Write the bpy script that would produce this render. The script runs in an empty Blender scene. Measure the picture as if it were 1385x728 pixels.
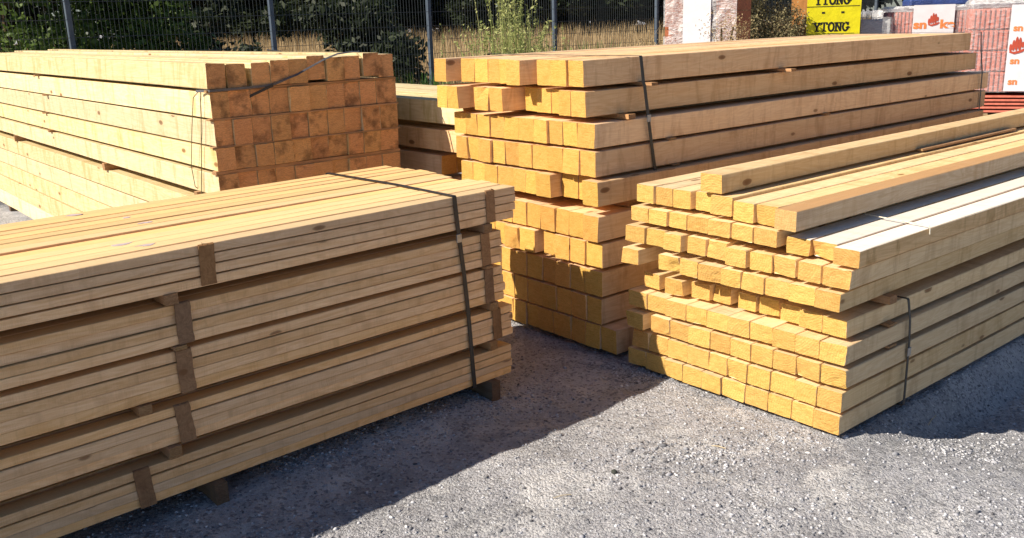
import bpy, bmesh, math, random
import numpy as np
from mathutils import Vector, Matrix
R = math.radians
S = bpy.context.scene
C = S.collection

# ---------------------------------------------------------------- camera, light, exposure
PITCH, ROLL, CAM_H = R(15.135), R(-1.80), 1.7
right = Vector((1, 0, 0)); up = Vector((0, math.sin(PITCH), math.cos(PITCH)))
fwd = Vector((0, math.cos(PITCH), -math.sin(PITCH)))
cr, sr = math.cos(ROLL), math.sin(ROLL)
r2 = right * cr + up * sr; u2 = -right * sr + up * cr
cam_data = bpy.data.cameras.new('camera'); cam = bpy.data.objects.new('camera', cam_data); C.objects.link(cam)
M = Matrix((r2, u2, -fwd)).transposed().to_4x4(); M.translation = Vector((0, 0, CAM_H)); cam.matrix_world = M
cam_data.sensor_width = 36; cam_data.lens = 36 * 1242.46 / 1385
cam_data.clip_start = 0.05; cam_data.clip_end = 1500
S.camera = cam

SUN_AZ, SUN_EL = 22.0, 38.0            # direction the shadows run towards (from +x), height of the sun
world = bpy.data.worlds.new('World'); S.world = world; world.use_nodes = True
wn = world.node_tree; wn.nodes.clear()
sky = wn.nodes.new('ShaderNodeTexSky'); sky.sky_type = 'NISHITA'; sky.sun_disc = False
sky.sun_elevation = R(SUN_EL); sky.ozone_density = 5.0; sky.dust_density = .4
to_sun = Vector((-math.cos(R(SUN_AZ)) * math.cos(R(SUN_EL)), -math.sin(R(SUN_AZ)) * math.cos(R(SUN_EL)), math.sin(R(SUN_EL))))
sky.sun_rotation = math.atan2(to_sun.x, to_sun.y)
bg = wn.nodes.new('ShaderNodeBackground'); bg.inputs['Strength'].default_value = 0.05
wo = wn.nodes.new('ShaderNodeOutputWorld')
wn.links.new(sky.outputs[0], bg.inputs[0]); wn.links.new(bg.outputs[0], wo.inputs[0])
sd = bpy.data.lights.new('sun', 'SUN'); sd.energy = 5.0; sd.angle = R(0.5); sd.color = (1.0, 0.89, 0.73)
sun = bpy.data.objects.new('sun', sd); C.objects.link(sun)
sun.rotation_euler = to_sun.to_track_quat('Z', 'Y').to_euler(); sun.location = (0, 0, 20)
S.view_settings.view_transform = 'Standard'; S.view_settings.look = 'None'
S.view_settings.gamma = 1; S.view_settings.use_curve_mapping = False
S.view_settings.exposure = 0.70

# ---------------------------------------------------------------- helpers
def tag(o, label=None, cat=None, group=None, kind=None):
    if label: o['label'] = label
    if cat: o['category'] = cat
    if group: o['group'] = group
    if kind: o['kind'] = kind
    return o
def empty(name, loc, rz=0.0):
    o = bpy.data.objects.new(name, None); C.objects.link(o); o.location = loc; o.rotation_euler = (0, 0, rz)
    o.empty_display_size = .1
    return o
def link(name, me, mat, loc=(0, 0, 0), rot=(0, 0, 0), parent=None):
    o = bpy.data.objects.new(name, me); C.objects.link(o)
    if mat and not me.materials: me.materials.append(mat)
    o.location = loc; o.rotation_euler = rot
    if parent: o.parent = parent
    return o
def pydata(name, v, f, smooth=False):
    me = bpy.data.meshes.new(name); me.from_pydata([tuple(p) for p in v], [], f); me.update()
    if smooth: me.polygons.foreach_set('use_smooth', [True] * len(me.polygons))
    return me
def add_box(bm, x0, x1, y0, y1, z0, z1, bev=0.0):
    r = bmesh.ops.create_cube(bm, size=1)
    for v in r['verts']:
        v.co = Vector(((x0 + x1) / 2 + v.co.x * (x1 - x0), (y0 + y1) / 2 + v.co.y * (y1 - y0), (z0 + z1) / 2 + v.co.z * (z1 - z0)))
    if bev:
        es = list({e for v in r['verts'] for e in v.link_edges})
        bmesh.ops.bevel(bm, geom=es, offset=bev, segments=1, affect='EDGES')
def bm_mesh(bm, name):
    me = bpy.data.meshes.new(name); bm.to_mesh(me); bm.free(); return me
def box_mesh(name, *a, **k):
    bm = bmesh.new(); add_box(bm, *a, **k); return bm_mesh(bm, name)

# ---------------------------------------------------------------- materials
def new_mat(name):
    m = bpy.data.materials.new(name); m.use_nodes = True; nt = m.node_tree
    return m, nt, nt.nodes['Principled BSDF']
class G:
    """small node writer"""
    def __init__(s, nt): s.nt = nt
    def n(s, t, **k):
        x = s.nt.nodes.new(t)
        for a, b in k.items(): setattr(x, a, b)
        return x
    def l(s, a, b): s.nt.links.new(a, b)
    def val(s, sock, v):
        if hasattr(v, 'is_linked') or hasattr(v, 'links'): s.l(v, sock)
        else: sock.default_value = v
    def math(s, op, a, b=0.0, c=0.0, clamp=False):
        x = s.n('ShaderNodeMath', operation=op); x.use_clamp = clamp
        s.val(x.inputs[0], a); s.val(x.inputs[1], b)
        if op in ('MULTIPLY_ADD', 'SMOOTH_MIN', 'COMPARE'): s.val(x.inputs[2], c)
        return x.outputs[0]
    def vmath(s, op, a, b=(0, 0, 0)):
        x = s.n('ShaderNodeVectorMath', operation=op); s.val(x.inputs[0], a)
        if op == 'SCALE': s.val(x.inputs['Scale'], b)
        else: s.val(x.inputs[1], b)
        return x.outputs[0]
    def noise(s, vec, scale, detail=4, rough=.55, dist=0.0):
        x = s.n('ShaderNodeTexNoise'); s.l(vec, x.inputs['Vector'])
        x.inputs['Scale'].default_value = scale; x.inputs['Detail'].default_value = detail
        x.inputs['Roughness'].default_value = rough; x.inputs['Distortion'].default_value = dist
        return x.outputs['Fac']
    def ramp(s, f, stops, interp='LINEAR'):
        x = s.n('ShaderNodeValToRGB'); s.val(x.inputs[0], f); cr = x.color_ramp; cr.interpolation = interp
        while len(cr.elements) < len(stops): cr.elements.new(.5)
        for e, (p, c) in zip(cr.elements, stops):
            e.position = p; e.color = (c, c, c, 1) if isinstance(c, (int, float)) else (*c, 1)
        return x.outputs[0]
    def mix(s, f, a, b, mode='MIX'):
        x = s.n('ShaderNodeMix', data_type='RGBA', blend_type=mode)
        s.val(x.inputs[0], f)
        for i, v in ((6, a), (7, b)):
            if isinstance(v, tuple): v = (*v, 1) if len(v) == 3 else v
            s.val(x.inputs[i], v)
        return x.outputs[2]
    def map(s, vec, sc, loc=(0, 0, 0)):
        x = s.n('ShaderNodeMapping'); s.l(vec, x.inputs[0]); x.inputs['Scale'].default_value = sc; x.inputs['Location'].default_value = loc
        return x.outputs[0]
    def bump(s, h, strength, dist, nrm=None):
        x = s.n('ShaderNodeBump'); x.inputs['Strength'].default_value = strength; x.inputs['Distance'].default_value = dist
        s.l(h, x.inputs['Height'])
        if nrm is not None: s.l(nrm, x.inputs['Normal'])
        return x.outputs[0]

def wood(name, side, side_dark, end, end_dark, top=None, stain=(.30, .17, .07), stain_amt=.35, saw=1.0, knots=True, dirt=0.0, gray=0.0):
    m, nt, bsdf = new_mat(name); g = G(nt)
    tc = g.n('ShaderNodeTexCoord'); oi = g.n('ShaderNodeObjectInfo')
    rnd = oi.outputs['Random']
    off = g.n('ShaderNodeCombineXYZ')
    g.val(off.inputs[0], g.math('MULTIPLY', rnd, 37.0)); g.val(off.inputs[1], g.math('MULTIPLY', rnd, 91.0)); g.val(off.inputs[2], g.math('MULTIPLY', rnd, 13.0))
    P = g.vmath('ADD', tc.outputs['Object'], off.outputs[0])
    sep = g.n('ShaderNodeSeparateXYZ'); g.l(tc.outputs['Normal'], sep.inputs[0])
    isend = g.math('GREATER_THAN', g.math('ABSOLUTE', sep.outputs[0]), .75)
    # ---- long faces
    grain = g.noise(g.map(P, (1.6, 38, 38)), 2.2, 5, .6, .6)
    fine = g.noise(g.map(P, (6, 160, 160)), 3.0, 3, .6)
    bandn = g.noise(g.map(P, (.8, 7, 7)), 1.6, 3, .5, 1.2)
    ring = g.math('SINE', g.math('MULTIPLY', bandn, 60.0))
    ring = g.math('MULTIPLY_ADD', ring, .5, .5)
    gfac = g.math('ADD', g.math('MULTIPLY', grain, .7), g.math('MULTIPLY', ring, .22), clamp=True)
    col = g.mix(g.ramp(gfac, [(.28, 0.0), (.75, 1.0)]), side, side_dark)
    col = g.mix(g.math('MULTIPLY', g.ramp(fine, [(.42, 0.0), (.70, 1.0)]), .4), col, side_dark)
    # cross bands left by the saw and by weather
    cross = g.noise(g.map(P, (8, .9, 1.6)), 1.3, 5, .7, .6)
    col = g.mix(g.math('MULTIPLY', g.ramp(cross, [(.50, 0.0), (.68, 1.0)]), stain_amt), col, stain)
    cloud = g.noise(g.map(P, (1.1, 4, 4)), 1.5, 4, .6)
    col = g.mix(g.math('MULTIPLY', g.ramp(cloud, [(.5, 0.0), (.8, 1.0)]), .30), col, (side[0] * 1.12, side[1] * 1.12, side[2] * 1.08))
    # knots
    hk = None
    if knots:
        vo = g.n('ShaderNodeTexVoronoi'); vo.inputs['Scale'].default_value = 1.0
        wob = g.noise(P, 9.0, 2, .5)
        g.l(g.vmath('ADD', g.map(P, (4.2, 10, 10)), g.vmath('SCALE', g.vmath('ADD', tc.outputs['Normal'], (0, 0, 0)), .35)), vo.inputs['Vector'])
        d = g.math('ADD', vo.outputs['Distance'], g.math('MULTIPLY', wob, .12))
        sepc = g.n('ShaderNodeSeparateColor'); g.l(vo.outputs['Color'], sepc.inputs[0])
        keep = g.math('GREATER_THAN', sepc.outputs[0], .70)
        kn = g.math('MULTIPLY', g.ramp(d, [(.13, 1.0), (.19, .8), (.22, .0)]), keep)
        halo = g.math('MULTIPLY', g.ramp(d, [(.18, .9), (.45, .0)]), keep)
        col = g.mix(g.math('MULTIPLY', halo, .5), col, side_dark)
        col = g.mix(g.math('MULTIPLY', kn, .85), col, (.20, .085, .03))
        hk = kn
    if gray:
        col = g.mix(gray, col, (.62, .60, .56))
    if top:       # upper face in a colour of its own, weathered on the whitened beams
        ist = g.math('GREATER_THAN', sep.outputs[2], .7)
        tcol = g.mix(g.ramp(gfac, [(.35, 0.0), (.8, .7)]), top, tuple(x * .78 for x in top))
        tcol = g.mix(g.math('MULTIPLY', g.ramp(cross, [(.52, 0.0), (.75, 1.0)]), .3), tcol, side_dark)
        col = g.mix(ist, col, tcol)
    hue = g.n('ShaderNodeHueSaturation'); g.l(col, hue.inputs['Color'])
    g.val(hue.inputs['Value'], g.math('MULTIPLY_ADD', g.math('FRACT', g.math('MULTIPLY', rnd, 7.31)), .30, .83))
    g.val(hue.inputs['Saturation'], g.math('MULTIPLY_ADD', g.math('FRACT', g.math('MULTIPLY', rnd, 3.77)), .2, .9))
    side_col = hue.outputs[0]
    # ---- sawn ends: growth rings round a pith off the middle, saw lines, torn patches
    oc = g.n('ShaderNodeSeparateXYZ'); g.l(tc.outputs['Object'], oc.inputs[0])
    py = g.math('SUBTRACT', oc.outputs[1], g.math('MULTIPLY_ADD', g.math('FRACT', g.math('MULTIPLY', rnd, 17.3)), .30, -.15))
    pz = g.math('SUBTRACT', oc.outputs[2], g.math('MULTIPLY_ADD', g.math('FRACT', g.math('MULTIPLY', rnd, 29.1)), .30, -.12))
    rr = g.math('SQRT', g.math('ADD', g.math('MULTIPLY', py, py), g.math('MULTIPLY', pz, pz)))
    rn = g.noise(P, 14.0, 3, .5)
    rings = g.math('SINE', g.math('MULTIPLY', g.math('ADD', rr, g.math('MULTIPLY', rn, .016)), 560.0))
    rings = g.math('MULTIPLY_ADD', rings, .5, .5)
    patch = g.noise(P, 22.0, 5, .7)
    grit = g.noise(g.map(P, (40, 26, 150)), 2.6, 4, .75)
    e1 = g.mix(g.ramp(patch, [(.42, 0.0), (.85, .8)]), end, end_dark)
    e1 = g.mix(g.math('MULTIPLY', rings, .30), e1, end_dark)
    e1 = g.mix(g.math('MULTIPLY', g.ramp(grit, [(.46, 0.0), (.72, 1.0)]), .5), e1, (end[0] * 1.22, end[1] * 1.22, end[2] * 1.35))
    e1 = g.mix(g.math('MULTIPLY', g.ramp(grit, [(.34, 1.0), (.50, 0.0)]), .75), e1, tuple(x * .8 for x in end_dark))
    streak = g.noise(g.map(P, (30, 9, 70)), 2.0, 4, .7)
    e1 = g.mix(g.math('MULTIPLY', g.ramp(streak, [(.50, 0.0), (.64, 1.0)]), .7), e1, end_dark)
    if dirt:
        dn = g.noise(P, 12.0, 4, .6)
        dmask = g.math('MULTIPLY', g.ramp(dn, [(.48, 0.0), (.66, 1.0)]), g.math('GREATER_THAN', g.math('FRACT', g.math('MULTIPLY', rnd, 11.7)), .45))
        e1 = g.mix(g.math('MULTIPLY', dmask, dirt), e1, (.055, .03, .02))
    hue2 = g.n('ShaderNodeHueSaturation'); g.l(e1, hue2.inputs['Color'])
    g.val(hue2.inputs['Value'], g.math('MULTIPLY_ADD', g.math('FRACT', g.math('MULTIPLY', rnd, 5.13)), .22, .86))
    g.val(hue2.inputs['Hue'], g.math('MULTIPLY_ADD', g.math('FRACT', g.math('MULTIPLY', rnd, 23.9)), .014, .493))
    final = g.mix(isend, side_col, hue2.outputs[0])
    g.l(final, bsdf.inputs['Base Color'])
    bsdf.inputs['Roughness'].default_value = .78
    bsdf.inputs['Specular IOR Level'].default_value = .22
    sawl = g.noise(g.map(P, (150, 2.0, 4.0)), 2.0, 2, .5)
    hs = g.math('ADD', g.math('MULTIPLY', grain, .5), g.math('ADD', g.math('MULTIPLY', fine, .3), g.math('MULTIPLY', sawl, .5 * saw)))
    he = g.math('ADD', g.math('MULTIPLY', grit, 1.4), g.math('ADD', g.math('MULTIPLY', patch, 1.0), g.math('MULTIPLY', rings, .2)))
    mh = g.n('ShaderNodeMix', data_type='FLOAT'); g.val(mh.inputs[0], isend); g.val(mh.inputs[2], hs); g.val(mh.inputs[3], he)
    g.l(g.bump(mh.outputs[0], .9, .0035), bsdf.inputs['Normal'])
    return m

M_R = wood('yellow_sawn_timber', (.88, .67, .40), (.72, .49, .25), (.70, .44, .135), (.52, .29, .07), stain=(.52, .32, .15), stain_amt=.55)
M_Rw = wood('weathered_white_timber', (.80, .57, .34), (.62, .40, .21), (.70, .44, .135), (.52, .29, .07), top=(.84, .79, .72), stain=(.36, .20, .08), stain_amt=.75)
M_Rb = wood('brown_topped_timber', (.74, .60, .44), (.55, .40, .26), (.70, .46, .19), (.55, .32, .11), top=(.60, .36, .18), stain=(.46, .30, .16), stain_amt=.5)
M_C = wood('golden_timber', (.88, .62, .37), (.72, .45, .235), (.70, .42, .115), (.55, .29, .055), stain=(.48, .25, .11), stain_amt=.6)
M_L = wood('pale_spruce_timber', (.74, .62, .39), (.60, .46, .24), (.78, .44, .20), (.56, .29, .125), stain=(.46, .34, .13), stain_amt=.8, dirt=.6)
M_F = wood('thin_spruce_plank', (.93, .62, .36), (.74, .43, .20), (.62, .38, .18), (.44, .25, .10), top=(.82, .57, .29), stain=(.52, .29, .14), stain_amt=.45)
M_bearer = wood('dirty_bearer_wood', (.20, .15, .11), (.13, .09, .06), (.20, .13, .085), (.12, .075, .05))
M_batten = wood('batten_wood', (.50, .30, .16), (.33, .18, .09), (.42, .25, .12), (.26, .14, .06))
M_slat = wood('brown_slat_wood', (.36, .20, .10), (.22, .115, .055), (.30, .17, .08), (.2, .1, .05), stain=(.16, .08, .04), stain_amt=.5)

def simple(name, col, rough=.6, spec=.3, nscale=None, var=.25, bump=0.0, metal=0.0, bscale=None):
    m, nt, b = new_mat(name); g = G(nt)
    b.inputs['Roughness'].default_value = rough; b.inputs['Specular IOR Level'].default_value = spec; b.inputs['Metallic'].default_value = metal
    tc = g.n('ShaderNodeTexCoord')
    f = g.noise(tc.outputs['Object'], nscale or 12.0, 4, .6)
    c = g.mix(g.ramp(f, [(.3, 0.0), (.7, 1.0)]), tuple(x * (1 - var) for x in col), tuple(min(1, x * (1 + var)) for x in col))
    g.l(c, b.inputs['Base Color'])
    if bump: g.l(g.bump(g.noise(tc.outputs['Object'], bscale or 30.0, 4, .6), 1.0, bump), b.inputs['Normal'])
    return m
M_strap = simple('black_strap_plastic', (.018, .018, .02), .45, .5, 40)
M_strap_gray = simple('grey_strap', (.09, .09, .10), .45, .5, 40)
M_string = simple('pale_string', (.62, .58, .48), .7, .2, 60)
M_wire = simple('olive_wire', (.10, .10, .05), .5, .4, 30)

def leaf_mat(name, a, b_, tr=.25):
    m, nt, b = new_mat(name); g = G(nt)
    geo = g.n('ShaderNodeNewGeometry')
    c = g.ramp(geo.outputs['Random Per Island'], [(0.0, a), (1.0, b_)])
    g.l(c, b.inputs['Base Color']); b.inputs['Roughness'].default_value = .6; b.inputs['Specular IOR Level'].default_value = .3
    t = g.n('ShaderNodeBsdfTranslucent'); g.l(c, t.inputs[0])
    mx = g.n('ShaderNodeMixShader'); mx.inputs[0].default_value = tr
    out = nt.nodes['Material Output']
    g.l(b.outputs[0], mx.inputs[1]); g.l(t.outputs[0], mx.inputs[2]); g.l(mx.outputs[0], out.inputs[0])
    return m
M_leaf_green = leaf_mat('green_leaves', (.035, .075, .012), (.13, .20, .04))
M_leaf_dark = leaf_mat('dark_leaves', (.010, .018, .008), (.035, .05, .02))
M_leaf_olive = leaf_mat('olive_leaves', (.13, .115, .055), (.36, .31, .17))
M_weed = leaf_mat('weed_green', (.22, .28, .08), (.52, .52, .22))
M_weed_dark = leaf_mat('weed_dark_green', (.03, .09, .015), (.09, .2, .03))
M_dry = leaf_mat('dry_grass_blades', (.40, .29, .15), (.62, .48, .28), .35)
M_drybr = leaf_mat('dry_brown_stems', (.24, .16, .07), (.50, .38, .20), .3)
M_bark = simple('bark', (.08, .055, .035), .9, .1, 10, .4, .01)

# ---------------------------------------------------------------- ground
def gravel_material():
    m, nt, b = new_mat('grey_gravel'); g = G(nt)
    tc = g.n('ShaderNodeTexCoord'); P = tc.outputs['Object']
    big = g.noise(P, 1.3, 5, .6, .3); mid = g.noise(P, 9.0, 6, .7); fine = g.noise(P, 90.0, 6, .8)
    vo = g.n('ShaderNodeTexVoronoi'); vo.inputs['Scale'].default_value = 85.0; g.l(P, vo.inputs['Vector'])
    vo2 = g.n('ShaderNodeTexVoronoi'); vo2.inputs['Scale'].default_value = 230.0; g.l(P, vo2.inputs['Vector'])
    sc = g.n('ShaderNodeSeparateColor'); g.l(vo.outputs['Color'], sc.inputs[0])
    c = g.mix(g.ramp(fine, [(.3, 0.0), (.72, 1.0)]), (.30, .305, .335), (.68, .685, .74))
    dust = g.noise(P, 2.6, 6, .7, .8)
    c = g.mix(g.math('MULTIPLY', g.ramp(big, [(.45, 0.0), (.62, 1.0)]), .65), c, (.25, .255, .275))
    c = g.mix(g.math('MULTIPLY', g.ramp(dust, [(.50, 0.0), (.66, 1.0)]), .75), c, (.78, .78, .80))
    c = g.mix(g.math('MULTIPLY', g.ramp(mid, [(.52, 0.0), (.75, 1.0)]), .5), c, (.48, .495, .53))
    c = g.mix(g.math('MULTIPLY', g.math('GREATER_THAN', sc.outputs[0], .80), .55), c, (.14, .145, .165))
    c = g.mix(g.math('MULTIPLY', g.math('GREATER_THAN', sc.outputs[1], .88), .6), c, (.60, .61, .63))
    g.l(c, b.inputs['Base Color']); b.inputs['Roughness'].default_value = .95; b.inputs['Specular IOR Level'].default_value = .1
    h = g.math('ADD', g.math('MULTIPLY', vo.outputs['Distance'], -1.0), g.math('ADD', g.math('MULTIPLY', vo2.outputs['Distance'], -.5), g.math('MULTIPLY', fine, 1.2)))
    g.l(g.bump(h, 1.0, .009), b.inputs['Normal'])
    return m
M_gravel = gravel_material()

from mathutils import noise as mnoise
OR, AR = np.array([1.321, 3.452]), R(39.54)
vR = np.array([math.cos(AR), math.sin(AR)]); nR = np.array([vR[1], -vR[0]])
def smooth(x): x = np.clip(x, 0, 1); return x * x * (3 - 2 * x)
def ground_base(x, y):
    dx, dy = x - OR[0], y - OR[1]
    e = dx * nR[0] + dy * nR[1]; t = dx * vR[0] + dy * vR[1]
    z = -.17 * smooth(e / .16) * smooth((t + .15) / 1.2)
    fa = (x + .0185) * -.6704 + (y - 4.0619) * .7420; fb = (x + .0185) * -.7420 + (y - 4.0619) * -.6704
    z = z + .034 * smooth((fa + .30) / .34) * smooth((fb + .05) / .3) * (1 - smooth((fa - .9) / .3))
    far = np.clip((y - 19) / 32, 0, 1); z = z + 1.1 * far * far * (3 - 2 * far)
    return z - .012
def ground_z(x, y):
    z = float(ground_base(np.array(x), np.array(y)))
    z += (mnoise.noise(Vector((x * 1.7, y * 1.7, 0))) * .012 + mnoise.noise(Vector((x * 7, y * 7, 3))) * .008 + mnoise.noise(Vector((x * 23, y * 23, 7))) * .005 + mnoise.noise(Vector((x * 60, y * 55, 9))) * .0035)
    return z
def build_ground():
    xs = list(np.concatenate([[-400, -150, -60, -30, -15, -9, -6, -4], np.arange(-2.6, 3.3, .0135), [3.6, 4.2, 5, 7, 10, 15, 30, 60, 150, 400]]))
    ys = list(np.concatenate([[-60, -20, -5, 0, 1.2], np.arange(2.0, 5.2, .0135), [5.6, 6.4, 7.6, 9, 11, 13, 15, 17, 19, 21, 24, 27, 30, 34, 38, 42, 46, 50, 56, 70, 120, 300, 900]]))
    v = []; nx = len(xs)
    for y in ys:
        for x in xs:
            v.append((x, y, ground_z(x, y) if -3 < x < 3.4 and 1.5 < y < 5.5 else float(ground_base(np.array(x), np.array(y)))))
    f = [(j * nx + i, j * nx + i + 1, (j + 1) * nx + i + 1, (j + 1) * nx + i) for j in range(len(ys) - 1) for i in range(nx - 1)]
    o = link('ground', pydata('ground', v, f, True), M_gravel); tag(o, kind='structure')
build_ground()
# dry meadow sheet beyond the fence
M_meadow = simple('dry_meadow_soil', (.20, .135, .07), .95, .05, 2.0, .3)
def sheet():
    xs = np.linspace(-60, 60, 60); ys = np.linspace(17, 70, 54); v = []
    for y in ys:
        for x in xs: v.append((x + .35 * (y - 17), y, float(ground_base(np.array(x), np.array(y))) + .02))
    f = [(j * 60 + i, j * 60 + i + 1, (j + 1) * 60 + i + 1, (j + 1) * 60 + i) for j in range(53) for i in range(59)]
    tag(link('meadow', pydata('meadow', v, f, True), M_meadow), kind='structure')
sheet()

def stone_mesh(rng, spots, name):
    base = bmesh.new(); bmesh.ops.create_icosphere(base, subdivisions=1, radius=1)
    bv = np.array([v.co[:] for v in base.verts]); bf = np.array([[v.index for v in f.verts] for f in base.faces]); base.free()
    V = []; F = []
    for i, (x, y, z, s) in enumerate(spots):
        a = rng.random() * 6.28; ca, sa = math.cos(a), math.sin(a)
        p = bv * (1 + (np.array([rng.random() for _ in range(len(bv))])[:, None] - .5) * .55)
        p = p * np.array([s * (.8 + rng.random() * .6), s * (.6 + rng.random() * .4), s * (.45 + rng.random() * .35)])
        p = np.stack([p[:, 0] * ca - p[:, 1] * sa, p[:, 0] * sa + p[:, 1] * ca, p[:, 2]], 1) + np.array([x, y, z + s * .15])
        V.append(p); F.append(bf + i * len(bv))
    V = np.concatenate(V); F = np.concatenate(F)
    me = bpy.data.meshes.new(name); me.vertices.add(len(V)); me.vertices.foreach_set('co', V.ravel())
    me.loops.add(F.size); me.loops.foreach_set('vertex_index', F.ravel().astype(np.int32))
    me.polygons.add(len(F)); me.polygons.foreach_set('loop_start', np.arange(0, F.size, 3, dtype=np.int32)); me.polygons.foreach_set('loop_total', np.full(len(F), 3, dtype=np.int32))
    me.update(); me.validate(); return me
def stones():
    m, nt, b = new_mat('gravel_stones'); g = G(nt)
    geo = g.n('ShaderNodeNewGeometry')
    c = g.ramp(geo.outputs['Random Per Island'], [(0, (.10, .10, .11)), (.25, (.24, .25, .28)), (.6, (.40, .41, .46)), (.9, (.52, .535, .58)), (1, (.72, .72, .74))])
    g.l(c, b.inputs['Base Color']); b.inputs['Roughness'].default_value = .9; b.inputs['Specular IOR Level'].default_value = .15
    rng = random.Random(4); spots = []
    clusters = [(rng.uniform(-1.6, 2.4), rng.uniform(2.5, 4.4), rng.uniform(.08, .3)) for _ in range(26)]
    for i in range(30000):
        if rng.random() < .45:
            cx, cy, cs = rng.choice(clusters); x = rng.gauss(cx, cs); y = rng.gauss(cy, cs * .7)
        else:
            x = rng.uniform(-2.4, 3.0); y = rng.uniform(2.3, 5.0)
        if not (-2.6 < x < 3.2 and 2.1 < y < 5.1): continue
        s = .0018 + .0065 * rng.random() ** 3.5 + (.009 * rng.random() if rng.random() < .012 else 0)
        spots.append((x, y, ground_z(x, y), s))
    o = link('gravel', stone_mesh(rng, spots, 'gravel'), m)
    tag(o, 'loose grey gravel stones scattered over the yard', 'gravel', kind='stuff')
stones()

# ---------------------------------------------------------------- timber
rng = random.Random(11)
def beam_mesh(L, w, h, seed, chip=0.0, bev=.003, jag=.0018, n=7):
    r = random.Random(seed)
    q = [0, bev, None, None, None, None, None]
    def coords(s): return [0, bev, s * .27, s * .5, s * .73, s - bev, s] if n == 7 else [0, bev, s * .5, s - bev, s]
    Y = [c - w / 2 for c in coords(w)]; Z = coords(h); m = len(Y)
    per = [(i, 0) for i in range(m)] + [(m - 1, k) for k in range(1, m)] + [(i, m - 1) for i in range(m - 2, -1, -1)] + [(0, k) for k in range(m - 2, 0, -1)]
    def pos(i, k):
        y, z = Y[i], Z[k]
        if i in (0, m - 1) and k in (0, m - 1):
            y += bev * .5 * (1 if i == 0 else -1); z += bev * .5 * (1 if k == 0 else -1)
        return y, z
    st = [0.0] + [L * t for t in (.03, .1, .2, .33, .46, .6, .74, .87)] + [L]
    b1, b2, p1 = r.uniform(-.006, .006), r.uniform(-.003, .003), r.uniform(0, 3)
    ty, tz = r.uniform(-.07, .07), r.uniform(-.05, .05)
    cy, cz = r.choice([-1, 1]), r.choice([0, 1])
    v = []; f = []
    for s, x in enumerate(st):
        bow = math.sin(math.pi * x / L); by, bz = b1 * bow + .0015 * math.sin(p1 + x * 3), b2 * bow
        for (i, k) in per:
            y, z = pos(i, k); xx = x
            if s == 0:
                xx += y * ty + (z - h / 2) * tz + r.uniform(-jag, jag)
                if chip:
                    d = math.hypot(y - cy * w / 2, (z - cz * h))
                    xx += chip * max(0, 1 - d / (w * .7)) * r.uniform(.6, 1.2)
                v.append((xx, y + by + r.uniform(-jag, jag) * .5, z + bz + r.uniform(-jag, jag) * .5))
            elif s == len(st) - 1: v.append((xx + y * tz, y, z))
            else: v.append((xx, y + by + r.uniform(-.0006, .0006), z + bz + r.uniform(-.0006, .0006)))
    np_ = len(per)
    for s in range(len(st) - 1):
        for j in range(np_):
            a, b = s * np_ + j, s * np_ + (j + 1) % np_
            f.append((a, b, b + np_, a + np_)[::-1])
    # end caps as grids
    for s, inv in ((0, False), (len(st) - 1, True)):
        idx = {p: s * np_ + j for j, p in enumerate(per)}
        for i in range(1, m - 1):
            for k in range(1, m - 1):
                y, z = pos(i, k); xx = st[s]
                if s == 0:
                    xx += y * ty + (z - h / 2) * tz + r.uniform(-jag, jag) * .8
                    if chip:
                        d = math.hypot(y - cy * w / 2, (z - cz * h)); xx += chip * max(0, 1 - d / (w * .7)) * r.uniform(.6, 1.2)
                else: xx += y * tz
                idx[(i, k)] = len(v); v.append((xx, y, z))
        for i in range(m - 1):
            for k in range(m - 1):
                q4 = (idx[(i, k)], idx[(i + 1, k)], idx[(i + 1, k + 1)], idx[(i, k + 1)])
                f.append(q4 if inv else q4[::-1])
    me = pydata('beam', v, f)
    # the winding of the long faces is the same for all: make every normal point out
    bm = bmesh.new(); bm.from_mesh(me); bmesh.ops.recalc_face_normals(bm, faces=bm.faces); bm.to_mesh(me); bm.free()
    return me

STK = {'R': ((1.321, 3.452), 39.54, 1), 'C': ((.4388, 4.556), 39.73, 1), 'L': ((-1.5775, 4.9565), 129.48, -1), 'F': ((-.0185, 4.0619), 222.1, -1)}
def W3(s, a, b, z):
    (x, y), yw, g_ = STK[s]; v = (math.cos(R(yw)), math.sin(R(yw))); u = (-g_ * v[1], g_ * v[0])
    return Vector((x + a * u[0] + b * v[0], y + a * u[1] + b * v[1], z))
ORD = ['', 'first', 'second', 'third', 'fourth', 'fifth', 'sixth', 'seventh', 'eighth', 'ninth', 'tenth', 'eleventh', 'twelfth']
def beam(s, a0, a1, z0, z1, b0, L, mat, label, cat, group, name='squared_timber', chip=0.0, seed=None, bev=.003, jag=.0018, rz=None, n=7, roll=0.0, pitch=0.0):
    w = a1 - a0 - (.0022 if n == 5 else .0024 if s == 'L' else .0046)
    if s in 'RC' and n == 7 and z1 - z0 < .2: z1 -= .0085 if s == 'R' else .004
    me = beam_mesh(L, w, z1 - z0, seed if seed is not None else rng.randrange(10 ** 6), chip, bev, jag, n)
    o = link(name, me, mat, W3(s, (a0 + a1) / 2, b0, z0), (roll, pitch, R(STK[s][1]) + (rz if rz is not None else rng.uniform(-.0012, .0012))))
    tag(o, label, cat, group); return o
def edges(*e): return [(e[i], e[i + 1]) for i in range(len(e) - 1)]

def layer_words(i, n):
    if i == 1: return 'bottom layer'
    if i == n: return 'top layer'
    if i <= n // 2: return ORD[i] + ' layer up'
    return ORD[n - i + 1] + ' layer down'
def from_side(j, n):      # j counted from the right-hand end (a grows to the left for R and C)
    if j == 0: return 'rightmost'
    if j == n - 1: return 'leftmost'
    if j < n / 2: return ORD[j + 1] + ' from right'
    return ORD[n - j] + ' from left'

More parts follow.
